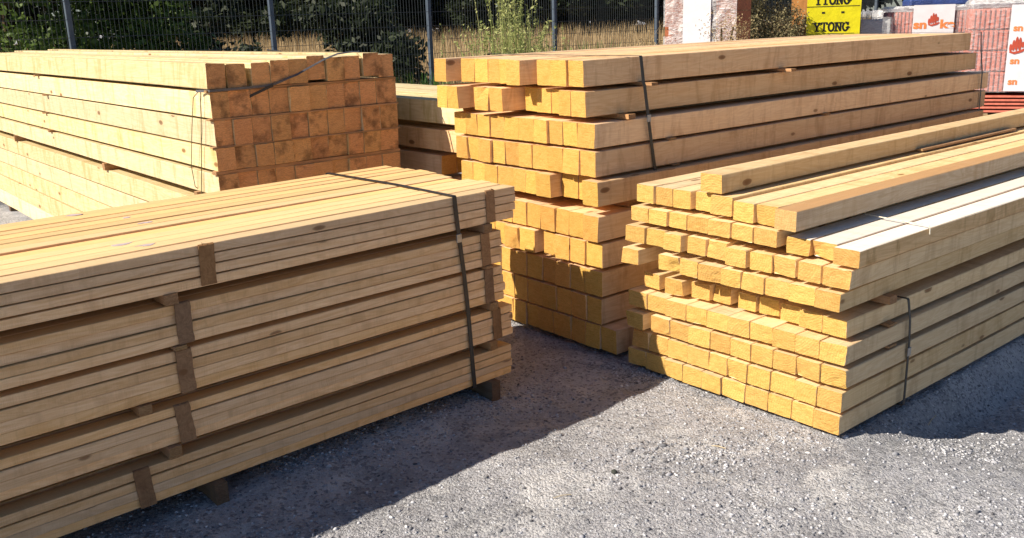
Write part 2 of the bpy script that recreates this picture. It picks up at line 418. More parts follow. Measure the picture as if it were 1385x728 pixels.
# ---- right-hand stack
GR = 'yellow square beams in the right-hand stack'
RL = [
 (.012, .105, edges(0, .122, .229, .347, .469, .596, .709, .823, .938, 1.061, 1.176), {}),
 (.113, .207, edges(-.004, .108, .219, .338, .455, .567, .674, .802, .923, 1.041, 1.15), {}),
 (.219, .308, edges(-.014, .102, .216, .33, .441, .556, .666, .789, .905, 1.025) + [(1.05, 1.165)], {9: -.03}),
 (.321, .408, edges(-.009, .109, .222, .336, .455, .57, .69, .807, .933, 1.052, 1.174), {}),
 (.418, .502, [(.019, .131), (.131, .246), (.246, .352), (.37, .47), (.48, .58), (.62, .725), (.73, .835), (.86, .95), (.955, 1.0), (1.01, 1.115)][:8] + [(.86, .97), (1.01, 1.115)], {0: .04, 1: .045, 2: .07, 3: .085, 4: .075, 5: .09, 6: .07, 7: .085, 8: .035, 9: .05}),
 (.545, .628, edges(.017, .133, .252, .371, .495, .60, .726) + [(.73, .842), (.848, .968), (1.075, 1.187)], {8: -.015}),
 (.642, .728, [(-.016, .107), (.113, .22), (.232, .345), (.345, .455), (.468, .578), (.578, .689), (.692, .80), (.818, .924), (.93, 1.045), (1.05, 1.171)], {7: -.02, 2: .005}),
 (.735, .812, [(-.045, .068), (.075, .19), (.195, .302), (.318, .437), (.44, .555), (.56, .681), (.684, .80), (.803, .91), (.913, 1.025), (1.03, 1.141)], {1: .05, 2: .03, 3: -.01}),
 (.838, .93, [(.231, .339), (.341, .45), (.452, .563), (.568, .682), (.69, .79), (.80, .90), (.902, 1.0), (1.01, 1.122)], {0: -.02, 4: .02}),
 (.944, 1.036, [(.622, .737)], {0: -.01}),
]
chips = {(5, 7): .03, (5, 0): .0, (6, 0): .014, (7, 1): .03, (7, 2): .02, (3, 4): 0, (5, 3): .012, (6, 5): .014, (8, 4): .012, (4, 7): .02, (6, 2): .01}
LOOK_R = {(9, 0): 'loose square beam lying alone on top of the right-hand stack',
 (8, 0): 'brown-topped square beam at the right end of the layer under the loose beam'}
for li, (z0, z1, es, offs) in enumerate(RL):
    n = len(es)
    for j, (a0, a1) in enumerate(es):
        up_ = .0
        if li == 7 and j > 2: up_ = .024
        if li == 6 and j > 4: up_ = .012
        if li == 8 and j > 2: up_ = .012
        lab = LOOK_R.get((li, j)) or f'yellow square beam, {from_side(j, n)} in the {layer_words(li + 1, 10)} of the right-hand stack'
        mat = M_R
        if li == 7 and j < 3: mat = M_Rw; lab = ['pale weathered beam with brown stains, outermost of the whitened beams, right-hand stack', 'pale weathered beam with splintered end, middle of three whitened beams', 'pale weathered beam half in shade, innermost of the three whitened beams'][j]
        if li == 8 and j == 0: mat = M_Rb
        b0 = offs.get(j, 0) + rng.uniform(-.006, .006) - (.02 if 5 <= li <= 7 else 0)
        beam('R', a0, a1, z0 + up_, z1 + up_, b0, 4.9 + rng.uniform(-.05, .05), mat, lab, 'beam', GR, chip=chips.get((li, j), .014 if rng.random() < .3 else 0), jag=.0014)
# ---- centre stack
GC = 'golden square beams in the tall centre stack'
CL = [
 (.02, .153, edges(-.14, -.02, .086, .2, .339, .46, .565, .68, .8, .92, 1.04), {}, 4.35),
 (.16, .30, edges(-.038, .075, .194, .31, .427, .55, .67, .79, .91, 1.03, 1.15), {}, 4.3),
 (.31, .445, edges(-.04, .088, .2, .313, .422, .553, .666, .78, .9, 1.02, 1.13), {}, 4.3),
 (.46, .59, edges(-.038, .088, .206, .327, .43) + edges(.463, .59, .71, .83, .95, 1.07, 1.17), {5: -.03, 4: -.02, 3: .02}, 4.3),
 (.60, .735, edges(-.03, .086, .203, .31, .43, .55, .67, .79, .91, 1.03, 1.14), {0: -.02}, 4.3),
 (.787, .915, edges(-.045, .069) + [(.074, .188), (.192, .308)] + edges(.316, .435, .545, .654, .782, .9, 1.009, 1.123), {0: -.035, 1: .05, 2: .05, 3: -.03}, 4.25),
 (.927, 1.058, edges(.005, .123, .244, .364, .484, .595, .71, .819, .941, 1.052, 1.166), {7: -.015}, 4.36),
 (1.07, 1.195, edges(.015, .137, .249, .356, .471, .595, .718, .836, .955, 1.066, 1.178), {}, 4.40),
 (1.222, 1.352, edges(.066, .176, .271, .382, .492) + [(.5, .62), (.665, .785), (.787, .905), (1.03, 1.13), (1.13, 1.236)], {4: .07, 3: .05, 2: .05, 5: -.05, 6: -.05, 7: -.08, 8: -.08}, 4.28),
 (1.37, 1.503, edges(.087, .205, .322, .435) + [(.487, .602), (.604, .722)] + edges(.722, .843, .964, 1.085) + [(1.16, 1.27)], {3: -.07, 4: -.02, 8: -.05}, 4.20),
]
for li, (z0, z1, es, offs, Lc) in enumerate(CL):
    n = len(es)
    for j, (a0, a1) in enumerate(es):
        lab = f'golden square beam, {from_side(j, n)} in the {layer_words(li + 1, 10)} of the tall centre stack'
        b0 = offs.get(j, 0) + rng.uniform(-.006, .006)
        beam('C', a0, a1, z0, z1, b0, Lc - b0 + rng.uniform(-.02, .02), M_C, lab, 'beam', GC, chip=.03 if (li, j) in ((3, 6), (3, 5), (8, 6)) else (.008 if rng.random() < .1 else 0), jag=.0012)
# ---- left back stack, upper bundle
GL = 'pale square beams in the back left stack'
LL = [
 (.815, .935, edges(.0, .112, .23, .34, .455, .575, .695, .81, .925, 1.04, 1.168)),
 (.957, 1.08, edges(.002, .11, .228, .338, .455, .575, .69, .812, .92, 1.04, 1.168)),
 (1.09, 1.228, edges(.008, .114, .224, .335, .452, .568, .693, .801, .918, 1.045, 1.169)),
 (1.24, 1.378, edges(.003, .107, .236, .344, .46, .583, .70, .814, .923, 1.035, 1.173)),
 (1.395, 1.528, [(-.01, .1), (.112, .22), (.25, .355), (.356, .471), (.472, .588), (.59, .70), (.71, .827), (.827, .935), (.95, 1.055), (1.055, 1.16)]),
]
for li, (z0, z1, es) in enumerate(LL):
    for j, (a0, a1) in enumerate(es):
        n = len(es)
        pos = 'leftmost' if j == 0 else 'rightmost' if j == n - 1 else (ORD[j + 1] + ' from left' if j < 5 else ORD[n - j] + ' from right')
        lab = f'pale beam, {pos} in the {layer_words(li + 1, 5)} of the back left bundle'
        dz = (.012 if li == 4 and j in (5, 8) else -.008 if li == 4 and j in (1, 2) else 0)
        beam('L', a0, a1, z0 + dz, z1 + dz, rng.uniform(-.012, .012), 6.9 + rng.uniform(-.1, .1), M_L, lab, 'beam', GL, roll=.06 if (li, j) == (4, 0) else 0)
# lower bundle
GLL = 'pale square beams of the bundle under the back left bundle'
lz = [(.04, .18), (.19, .335), (.345, .48), (.49, .627), (.636, .762)]
for li, (z0, z1) in enumerate(lz):
    for j in range(10 if li == 4 else 2):
        pos = 'front' if j == 0 else (ORD[j + 1] + ' from front')
        lab = f'pale beam, {pos} in the {layer_words(li + 1, 5)} of the lower back left bundle'
        beam('L', j * .117, (j + 1) * .117, z0, z1, .0 + rng.uniform(-.01, .01), 6.9, M_L, lab, 'beam', GLL)
# beams behind, between the two stacks
GB = 'pale square beams of the stack between the back left and centre stacks'
bz = [(.03, .145), (.18, .295), (.33, .445), (.48, .59), (.625, .74), (.77, .892), (.925, 1.055), (1.095, 1.235)]
for li, (z0, z1) in enumerate(bz):
    for j in range(7 if li == 7 else 2):
        a0 = 1.40 + j * .118
        pos = 'front' if j == 0 else ORD[j + 1] + ' from the front'
        lab = f'rear stack beam, {pos}, {layer_words(li + 1, 8)}, behind the back left stack'
        beam('L', a0, a0 + .116, z0, z1, -.37 if li != 5 else -.118, 5.5, M_L if li == 7 else M_C, lab, 'beam', GB)

# ---- front left pile of planks
GF = 'thin planks in the front left pile'
FP = [(.095, .0365, 0.0), (.285, .0365, -.012), (.468, .040, .035), (.645, .0375, .042), (.835, .0365, -.045)]
cols = edges(0, .080, .165, .245, .335, .415, .505, .585, .670, .755, .835, .92, 1.0)
topoff = [-.004, .0, -.025, -.01, .035, .01, -.02, -.03, -.045, -.02, -.012, .0]
plank_top = []
for p, (zb, t, boff) in enumerate(FP):
    for k in range(4):
        for j, (a0, a1) in enumerate(cols):
            n = len(cols)
            where = 'front' if j == 0 else 'back' if j == n - 1 else ORD[j + 1] + ' from front'
            pk = ['bottom pack', 'second pack up', 'middle pack', 'second pack down', 'top pack'][p]
            row = ['bottom row', 'second row up', 'second row down', 'top row'][k]
            lab = f'thin plank, {where}, {row} of the {pk}, front left pile'
            fo = rng.uniform(-.004, .003) if j == 0 else 0
            dz = rng.uniform(-.002, .003) if (p == 4 and k == 3 and j) else 0; dw = rng.choice([.004, .006, .008, .012, .017]) if (k == 3 and j) else 0
            o = beam('F', a0 + fo + dw, a1, zb + k * t + .0004, zb + (k + 1) * t - .0028 + dz, boff + topoff[j] + rng.uniform(-.008, .008), 4.1, M_F, lab, 'plank', GF, name='plank', bev=.002, jag=.0012, n=5, rz=rng.uniform(-.0008, .0008))
            if p == 4 and k == 3: plank_top.append((o, a0, a1))

# ---------------------------------------------------------------- battens between the layers and bearers below
def batten(s, b, a0, a1, z0, z1, w, label, group, mat=M_batten, cat='batten', name='batten'):
    L = a1 - a0
    me = beam_mesh(L, w, z1 - z0, rng.randrange(10 ** 6), 0, .0015, .0015, 5)
    (x, y), yw, g_ = STK[s]
    o = link(name, me, mat, W3(s, a0, b, z0), (0, 0, R(yw) + g_ * math.pi / 2 + rng.uniform(-.01, .01)))
    tag(o, label, cat, group); return o
gbC = 'battens between the layers of the centre stack'
for b, z0, z1, w, lab in [(.424, 1.353, 1.369, .05, 'thin batten poking from the top gap of the centre stack, near the strap'),
        (.252, 1.196, 1.221, .05, 'thin batten poking from the second gap of the centre stack, near its corner'),
        (.575, 1.059, 1.069, .05, 'thin batten in the third gap of the centre stack'),
        (.611, .916, .926, .05, 'thin batten in the fourth gap of the centre stack'),
        (1.674, 1.353, 1.369, .05, 'thin batten poking from the top gap halfway along the centre stack'),
        (2.078, 1.059, 1.069, .05, 'thin batten in the third gap halfway along the centre stack')]:
    batten('C', b, -.005, 1.15, z0, z1, w, lab, gbC)
for b, lab in ((.3, 'thick bearer between the upper and lower parts of the centre stack, near end'), (3.6, 'thick bearer between the upper and lower parts of the centre stack, far end')):
    batten('C', b, .02, 1.1, .7365, .786, .09, lab, gbC)
for b in (.25, 3.8):
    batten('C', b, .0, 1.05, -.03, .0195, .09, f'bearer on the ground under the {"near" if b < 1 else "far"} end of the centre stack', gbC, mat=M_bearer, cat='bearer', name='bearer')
gbR = 'battens between the layers of the right-hand stack'
for b, z0, z1, lab in [(.339, .509, .544, 'short batten showing in the widest gap of the right-hand stack'),
        (.353, .409, .4175, 'batten showing in the gap below the widest gap, right-hand stack'),
        (.363, .309, .3185, 'batten showing in the third gap up of the right-hand stack'),
        (.289, .208, .2125, 'thin batten showing in the second gap up of the right-hand stack')]:
    batten('R', b, -.012 if z0 > .3 else -.004, 1.12, z0, z1, .06, lab, gbR)
batten('R', 3.8, .02, 1.1, .509, .544, .08, 'batten in the widest gap at the far end of the right-hand stack', gbR)
for b in (.5, 4.2):
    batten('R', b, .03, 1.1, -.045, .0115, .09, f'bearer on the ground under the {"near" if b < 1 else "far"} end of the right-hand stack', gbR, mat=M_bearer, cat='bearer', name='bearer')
gbL = 'battens between the layers of the back left stack'
for b, z0, z1, lab in [(.02, 1.379, 1.391, 'thin pale batten across the beam ends under the top layer, back left stack'),
        (.02, 1.229, 1.2392, 'thin pale batten across the beam ends under the second layer, back left stack'),
        (.02, 1.081, 1.0895, 'thin pale batten across the beam ends under the third layer, back left stack'),
        (.02, .936, .9562, 'thin pale batten across the beam ends under the fourth layer, back left stack'),
        (3.535, 1.379, 1.391, 'batten tip in the top gap on the sunlit side of the back left stack'),
        (3.36, 1.229, 1.2392, 'batten tip in the second gap on the sunlit side of the back left stack'),
        (3.47, 1.081, 1.0895, 'batten tip in the third gap on the sunlit side of the back left stack'),
        (3.36, .936, .9562, 'batten tip in the fourth gap on the sunlit side of the back left stack'),
        (4.645, .763, .814, 'thick batten far along the wide gap of the back left stack'),
        (2.0, .763, .814, 'thick batten near the middle of the wide gap of the back left stack'),
        (.3, .763, .814, 'thick batten at the near end of the wide gap of the back left stack')]:
    batten('L', b, -.022 if b > .1 else -.012, 1.175, z0, z1, .045, lab, gbL, M_batten if b == .02 else M_batten)
for b in (.5, 5.5):
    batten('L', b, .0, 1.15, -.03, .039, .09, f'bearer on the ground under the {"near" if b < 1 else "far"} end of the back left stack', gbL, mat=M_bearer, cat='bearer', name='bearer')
gbF = 'battens between the packs of the front left pile'
fg = [(.2425, .284), (.4325, .467), (.6295, .644), (.7965, .834)]
names_f = ['lowest gap', 'second gap up', 'third gap up', 'top gap']
for gi, (lo, hi) in enumerate(fg):
    for b, wh in (([1.61, 1.694, 1.544, 1.554][gi], 'below the brown slats'), ([.11, .10, .12, .12][gi], 'by the strapped end'), (3.6, 'at the far end')):
        batten('F', b, -.012, .98, lo, hi, .045, f'batten in the {names_f[gi]} {wh}, front left pile', gbF)
for b, wh in ((1.471, 'below the middle'), (.124, 'below the strapped end'), (3.7, 'below the far end')):
    batten('F', b, -.03, .97, -.03, .0945, .05, f'square bearer on the ground {wh} of the front left pile', gbF, mat=M_bearer, cat='bearer', name='bearer')
batten('R', 1.697, 0, 1.19, .945, .957, .03, 'thin stick lying along the top of the right-hand stack beside the loose beam', 'loose sticks', cat='stick', name='stick')
st_ = [o for o in C.objects if o.name.startswith('stick')][0]
st_.location = W3('R', .60, 1.70, .9435); st_.rotation_euler = (0, 0, R(39.54)); del st_['group']

# ---------------------------------------------------------------- brown upright slats on the pack sides
def slat(b_top, b_bot, z0, z1, w, label):
    bm = bmesh.new(); t = .004; N = 8; rg = random.Random(int(b_top * 1000))
    rows = []
    for i in range(N + 1):
        f = i / N; z = z0 + (z1 - z0) * f; b = b_bot + (b_top - b_bot) * f + rg.uniform(-.0015, .0015)
        rows.append((b, z, .004 + rg.uniform(0, .001)))
    rows.append((b_top, z1 + .004, -.002)); 
    vs = []
    for b, z, out in rows:
        q = []
        for db, dout in ((-w / 2, 0), (w / 2, 0), (w / 2, -t), (-w / 2, -t)):
            q.append(bm.verts.new(W3('F', -(out + .001 + dout + .0015), b + db, z) - W3('F', 0, b_bot, z0)))
        vs.append(q)
    for i in range(len(vs) - 1):
        for k in range(4):
            bm.faces.new((vs[i][k], vs[i][(k + 1) % 4], vs[i + 1][(k + 1) % 4], vs[i + 1][k]))
    bm.faces.new(vs[0]); bm.faces.new(vs[-1][::-1])
    # frayed splinters curling over the upper edge
    for q in range(5):
        b = b_top + rg.uniform(-w / 2, w / 2); p0 = W3('F', -.006, b, z1) - W3('F', 0, b_bot, z0)
        p1 = W3('F', -.012 + rg.uniform(-.01, .01), b + rg.uniform(-.03, .03), z1 + rg.uniform(.004, .014)) - W3('F', 0, b_bot, z0)
        a_, b_, c_ = bm.verts.new(p0), bm.verts.new(p0 + Vector((.003, .002, .003))), bm.verts.new(p1); bm.faces.new((a_, b_, c_))
    bmesh.ops.recalc_face_normals(bm, faces=bm.faces)
    o = link('wooden_slat', bm_mesh(bm, 'wooden_slat'), M_slat, W3('F', 0, b_bot, z0)); tag(o, label, 'slat', 'brown upright slats on the front left pile')
pk_n = ['bottom pack', 'second pack up', 'middle pack', 'second pack down', 'top pack']
for (bt, bb, p) in [(1.409, 1.415, 4), (1.52, 1.52, 3), (1.537, 1.535, 2), (1.568, 1.556, 1), (1.736, 1.728, 0)]:
    zb, t, _ = FP[p]; slat(bt, bb, zb + .002, zb + 4 * t - .002, .056, f'brown upright slat halfway along the side of the {pk_n[p]}, front left pile')
for (bt, bb, p) in [(.098, .095, 4), (.136, .13, 3), (.122, .118, 2), (.085, .08, 1)]:
    zb, t, _ = FP[p]; slat(bt, bb, zb + .002, zb + 4 * t - .002, .05, f'brown upright slat by the strapped end of the {pk_n[p]}, front left pile')

# faded violet paint marks on the top planks
M_mark = simple('violet_paint', (.50, .42, .44), .8, .1, 60, .2)
def mark(a, b, sa, sb):
    for o, a0, a1 in plank_top:
        if a0 <= a < a1:
            rg = random.Random(int(a * 999)); bm = bmesh.new(); vs = []
            for i in range(10):
                t = i / 10 * 6.283; k = .45 + rg.random() * .75
                aa = min(max(a + math.cos(t) * sa * k, a0 + .004), a1 - .004)
                p = W3('F', aa, b + math.sin(t) * sb * k, o.location.z + max(v.co.z for v in o.data.vertices) - .0014)
                vs.append(bm.verts.new(p + Vector((0, 0, .002))))
            bm.faces.new(vs)
            r_ = bmesh.ops.extrude_face_region(bm, geom=list(bm.faces))
            for v in r_['geom']:
                if isinstance(v, bmesh.types.BMVert): v.co.z -= .005
            bmesh.ops.recalc_face_normals(bm, faces=bm.faces)
            me = bm_mesh(bm, 'paint_mark'); me.transform(o.matrix_basis.inverted()); link('paint_mark', me, M_mark, parent=o); return
for a, b, sa, sb in [(.95, 1.543, .025, .03), (.556, 1.403, .022, .03), (.229, 1.62, .02, .045), (.149, 1.552, .018, .04), (.724, 1.415, .015, .02)]:
    mark(a, b, sa, sb)

# ---------------------------------------------------------------- straps
def ribbon(name, pts, width_dirs, w, t, mat, label, cat, group=None, closed=False):
    """pts with, for each, the direction of the band's width and its outward normal"""
    base = pts[0].copy(); bm = bmesh.new(); vs = []
    for (p, (wd, nd)) in zip(pts, width_dirs):
        wd = wd.normalized(); nd = nd.normalized()
        vs.append([bm.verts.new(p - base + wd * sx * w / 2 + nd * sn * t / 2) for sx, sn in ((-1, -1), (1, -1), (1, 1), (-1, 1))])
    N = len(vs)
    for i in range(N if closed else N - 1):
        j = (i + 1) % N
        for k in range(4): bm.faces.new((vs[i][k], vs[i][(k + 1) % 4], vs[j][(k + 1) % 4], vs[j][k]))
    if not closed: bm.faces.new(vs[0][::-1]); bm.faces.new(vs[-1])
    bmesh.ops.recalc_face_normals(bm, faces=bm.faces)
    o = link(name, bm_mesh(bm, name), mat, base); tag(o, label, cat, group); return o
def loop(s, a0, a1, z0, z1, b_front_top, b_front_bot, b_back, w, mat, label, group=None, g0=.004, name='strap', front_profile=None):
    (x, y), yw, g_ = STK[s]; v = Vector((math.cos(R(yw)), math.sin(R(yw)), 0)); u = Vector((-g_ * v.y, g_ * v.x, 0)); Zu = Vector((0, 0, 1))
    pts = []; dirs = []
    fp = front_profile or [(z1, b_front_top), (z0, b_front_bot)]
    for z, b in fp:
        pts.append(W3(s, a0 - g0, b, z)); dirs.append((v, -u))
    pts.insert(0, W3(s, a0, fp[0][1], z1 + g0)); dirs.insert(0, (v, Zu - u * .3))
    pts.append(W3(s, a0, fp[-1][1], z0 - g0)); dirs.append((v, -Zu))
    pts.append(W3(s, a1, b_back, z0 - g0)); dirs.append((v, -Zu))
    pts.append(W3(s, a1 + g0, b_back, z0)); dirs.append((v, u))
    pts.append(W3(s, a1 + g0, b_back, z1)); dirs.append((v, u))
    pts.append(W3(s, a1, b_back, z1 + g0)); dirs.append((v, Zu))
    mid = (fp[0][1] * .4 + b_back * .6); pts.append(W3(s, a0 * .55 + a1 * .45, (fp[0][1] + b_back) / 2 - .02, z1 + g0 * .8)); dirs.append((v, Zu))
    return ribbon(name, pts, dirs, w, .0022, mat, label, 'strap', group, True)
loop('F', -.004, 1.002, .094, .983, .306, .233, .30, .021, M_strap, 'black strap wrapped round the near end of the front left plank pile',
     front_profile=[(.983, .300), (.84, .288), (.64, .266), (.46, .252), (.28, .243), (.094, .233)])
loop('R', -.016, 1.185, .011, .503, .449, .486, .47, .017, M_strap, 'dark strap round the lower half of the right-hand stack', g0=.005,
     front_profile=[(.503, .449), (.41, .478), (.31, .488), (.2, .488), (.1, .487), (.011, .486)])
loop('C', -.0, 1.275, .786, 1.504, .316, .45, .36, .022, M_strap, 'black strap round the upper half of the centre stack, near end', g0=.004,
     front_profile=[(1.504, .316), (1.37, .338), (1.36, .345), (1.2, .375), (1.07, .40), (.93, .43), (.787, .462)])
loop('C', .0, 1.275, .786, 1.504, 4.18, 4.36, 4.15, .018, M_strap, 'black strap round the far end of the centre stack', g0=.004,
     front_profile=[(1.504, 4.15), (1.37, 4.18), (1.20, 4.24), (.93, 4.25), (.787, 4.24)])
M_seal = simple('steel_seal', (.30, .30, .31), .35, .5, 40, .2, 0, .8)
_st = [o for o in C.objects if o.name.split('.')[0] == 'strap']
for o, s_, b_, z_, aoff in ((_st[0], 'F', .2875, .80, -.0115), (_st[1], 'R', .4865, .26, -.0245), (_st[2], 'C', .3765, 1.19, -.0075)):
    me = box_mesh('strap_seal', -.014, .014, -.003, .003, -.019, .019, bev=.0015)
    k = link('strap_seal', me, M_seal, W3(s_, aoff, b_, z_) - o.location, (0, 0, R(STK[s_][1])), o)
# string lying across the whitened beams
def tube(name, pts, r, mat, label, cat, group=None, seg=6):
    base = Vector(pts[0]); bm = bmesh.new(); rings = []
    P = [Vector(p) - base for p in pts]
    for i, p in enumerate(P):
        t = (P[min(i + 1, len(P) - 1)] - P[max(i - 1, 0)]).normalized(); a = t.orthogonal().normalized(); b = t.cross(a)
        rings.append([bm.verts.new(p + (a * math.cos(k / seg * 6.2832) + b * math.sin(k / seg * 6.2832)) * r) for k in range(seg)])
    # keep the rings from twisting
    for i in range(1, len(rings)):
        best = min(range(seg), key=lambda s_: (rings[i][s_].co - P[i] - (rings[i - 1][0].co - P[i - 1])).length)
        rings[i] = rings[i][best:] + rings[i][:best]
        if seg > 2 and (rings[i][1].co - P[i] - (rings[i - 1][1].co - P[i - 1])).length > (rings[i][-1].co - P[i] - (rings[i - 1][1].co - P[i - 1])).length:
            rings[i] = [rings[i][0]] + rings[i][1:][::-1]
    for i in range(len(rings) - 1):
        for k in range(seg): bm.faces.new((rings[i][k], rings[i][(k + 1) % seg], rings[i + 1][(k + 1) % seg], rings[i + 1][k]))
    bm.faces.new(rings[0][::-1]); bm.faces.new(rings[-1])
    bmesh.ops.recalc_face_normals(bm, faces=bm.faces)
    o = link(name, bm_mesh(bm, name), mat, base)
    if label: tag(o, label, cat, group)
    return o
tube('string', [W3('R', .30, .60, .843), W3('R', .263, .559, .818), W3('R', .20, .553, .8165), W3('R', .12, .54, .8165), W3('R', .02, .53, .8165), W3('R', -.044, .522, .8165), W3('R', -.051, .522, .808), W3('R', -.05, .526, .78)], .0028, M_string, 'pale string lying across the whitened beams of the right-hand stack', 'string')
tube('string', [W3('L', -.012, .078, 1.395), W3('L', -.016, .079, 1.36), W3('L', -.012, .12, 1.22), W3('L', -.012, .17, 1.05), W3('L', -.012, .22, .87), W3('L', -.012, .24, .81), W3('L', .05, .24, .806)], .0028, M_wire, 'dark cord running down the sunlit side of the back left bundle, nearer its corner', 'cord', 'thin cords on the side of the back left bundle')
tube('string', [W3('L', -.004, .10, 1.392), W3('L', -.03, .145, 1.35), W3('L', -.04, .165, 1.25), W3('L', -.035, .235, 1.1), W3('L', -.03, .295, .96), W3('L', -.014, .318, .84), W3('L', .03, .32, .806)], .0024, M_wire, 'dark slack cord on the sunlit side of the back left bundle, farther from its corner', 'cord', 'thin cords on the side of the back left bundle')
vL = Vector((math.cos(R(129.48)), math.sin(R(129.48)), 0))
lp = [(-.03, .10, 1.386), (0, -.014, 1.388), (.12, -.018, 1.390), (.237, -.018, 1.392), (.31, -.018, 1.394), (.378, -.020, 1.402), (.466, -.022, 1.432), (.508, -.024, 1.444), (.587, -.026, 1.478), (.681, -.026, 1.517), (.775, -.022, 1.545), (.897, .012, 1.552), (1.04, .18, 1.545), (1.17, .40, 1.543)]
ribbon('strap', [W3('L', a, b, z) for a, b, z in lp], [(Vector((0, 0, 1)) if i < 6 else (Vector((0, 0, 1)) + vL * .35 * (i - 5)), -vL + Vector((0, 0, .15 * max(0, i - 5)))) for i in range(len(lp))], .013, .003, M_strap_gray,
       'loose dark strap twisted up over the beam ends of the back left bundle', 'strap')
ribbon('strap', [W3('L', .218, -.02, 1.345), W3('L', .29, -.026, 1.372), W3('L', .36, -.024, 1.396)], [(Vector((0, 0, 1)), -vL)] * 3, .016, .003, M_strap,
       'short black strap tail hanging on the beam ends below the loose strap', 'strap')
tube('strap_scrap', [W3('L', 1.1, 1.35, 1.537), W3('L', 1.12, 1.5, 1.541), W3('L', 1.125, 1.62, 1.545)], .006, M_strap, 'small black strap scrap lying on top of the back left bundle', 'strap scrap')

# ---------------------------------------------------------------- fence
M_post = simple('slate_blue_post_paint', (.075, .10, .14), .45, .4, 20, .15)
M_fwire = simple('fence_wire', (.045, .055, .065), .45, .5, 20, .15)
def fence():
    p0 = Vector((-5.0, 10.98, 0)); d = Vector((math.cos(R(39)), math.sin(R(39)), 0)); sp = 2.5
    root = empty('mesh_fence', p0, R(39))
    tag(root, 'dark blue-grey welded mesh fence running behind the timber stacks', 'fence')
    for i in range(-2, 9):
        bm = bmesh.new(); add_box(bm, i * sp - .03, i * sp + .03, -.03, .03, -.1, 2.25, .004); add_box(bm, i * sp - .034, i * sp + .034, -.034, .034, 2.25, 2.27)
        link('fence_post', bm_mesh(bm, 'fence_post'), M_post, parent=root)
        if i == 8: break
        bm = bmesh.new()
        x0 = i * sp + .04; k = 0
        while x0 + k * .05 < (i + 1) * sp - .03:
            x = x0 + k * .05; add_box(bm, x - .0016, x + .0016, -.0422, -.0378, .05, 2.2); k += 1
        for z in (.06, .26, .46, .66, .86, 1.06, 1.26, 1.46, 1.66, 1.86, 2.06, 2.18):
            add_box(bm, i * sp + .03, (i + 1) * sp - .03, -.0478, -.0424, z - .003, z + .003)
        link('mesh_panel', bm_mesh(bm, 'mesh_panel'), M_fwire, parent=root)
fence()

# ---------------------------------------------------------------- vegetation
def quads_mesh(name, V, F4):
    V = np.asarray(V, dtype=np.float32); F4 = np.asarray(F4, dtype=np.int32)
    me = bpy.data.meshes.new(name); me.vertices.add(len(V)); me.vertices.foreach_set('co', V.ravel())
    me.loops.add(F4.size); me.loops.foreach_set('vertex_index', F4.ravel()); k = F4.shape[1]
    me.polygons.add(len(F4)); me.polygons.foreach_set('loop_start', np.arange(0, F4.size, k, dtype=np.int32)); me.polygons.foreach_set('loop_total', np.full(len(F4), k, dtype=np.int32))
    me.update(); return me
def leaves(name, centers, size, nr, aspect=.5):
    n = len(centers)
    a = nr.normal(size=(n, 3)); a /= np.linalg.norm(a, axis=1)[:, None]
    b = nr.normal(size=(n, 3)); b -= (a * b).sum(1)[:, None] * a; b /= np.linalg.norm(b, axis=1)[:, None]
    s = size * (0.6 + .8 * nr.random(n))[:, None]
    V = np.stack([centers - a * s, centers + b * s * aspect, centers + a * s, centers - b * s * aspect], 1).reshape(-1, 3)
    return quads_mesh(name, V, np.arange(4 * n).reshape(n, 4))
def crown_pts(nr, n, blobs, hollow=.35):
    out = []
    w = np.array([b[3] ** 2 for b in blobs]); w = w / w.sum()
    idx = nr.choice(len(blobs), n, p=w)
    for i in idx:
        cx, cy, cz, r = blobs[i]
        d = nr.normal(size=3); d /= np.linalg.norm(d); rr = r * (hollow + (1 - hollow) * nr.random() ** .6) * (1 + .15 * nr.normal())
        out.append((cx + d[0] * rr, cy + d[1] * rr, max(.03, cz + d[2] * rr * .85)))
    return np.array(out)
def bush(name, loc, h, wx, n, leaf, mat, label, cat, group, seed, nb=16, aspect=.5, base=0.0, stems=5):
    nr = np.random.default_rng(seed); root = empty(name, loc); tag(root, label, cat, group)
    blobs = []
    for i in range(nb):
        z = base + (h - base) * nr.uniform(.12, .95); k = 1 - .45 * abs(z / h - .45) * 1.6
        blobs.append((nr.uniform(-wx, wx) * .5 * k, nr.uniform(-wx, wx) * .4 * k, z, h * nr.uniform(.10, .2)))
    me = leaves('crown', crown_pts(nr, n, blobs), leaf, nr, aspect); link('crown', me, mat, parent=root)
    bm = bmesh.new(); rg = random.Random(seed)
    for b in blobs[:stems]:
        N = 6; prev = None
        for i in range(N + 1):
            t = i / N; c = Vector((b[0] * t ** 1.3 + .04 * rg.uniform(-1, 1), b[1] * t ** 1.3, (b[2]) * t - .05 * (1 - t))); r_ = .05 * h / 3 * (1 - .75 * t) + .004
            ring = [bm.verts.new(c + Vector((math.cos(k * 1.2566) * r_, math.sin(k * 1.2566) * r_, 0))) for k in range(5)]
            if prev:
                for k in range(5): bm.faces.new((prev[k], prev[(k + 1) % 5], ring[(k + 1) % 5], ring[k]))
            prev = ring
    link('trunk', bm_mesh(bm, 'trunk'), M_bark, parent=root); return root
def copy_tree(src, loc, rz, sc, label):
    r = src.copy(); C.objects.link(r); r.location = loc; r.rotation_euler = (0, 0, rz); r.scale = sc; r['label'] = label
    for ch in src.children:
        c = ch.copy(); C.objects.link(c); c.parent = r
    return r
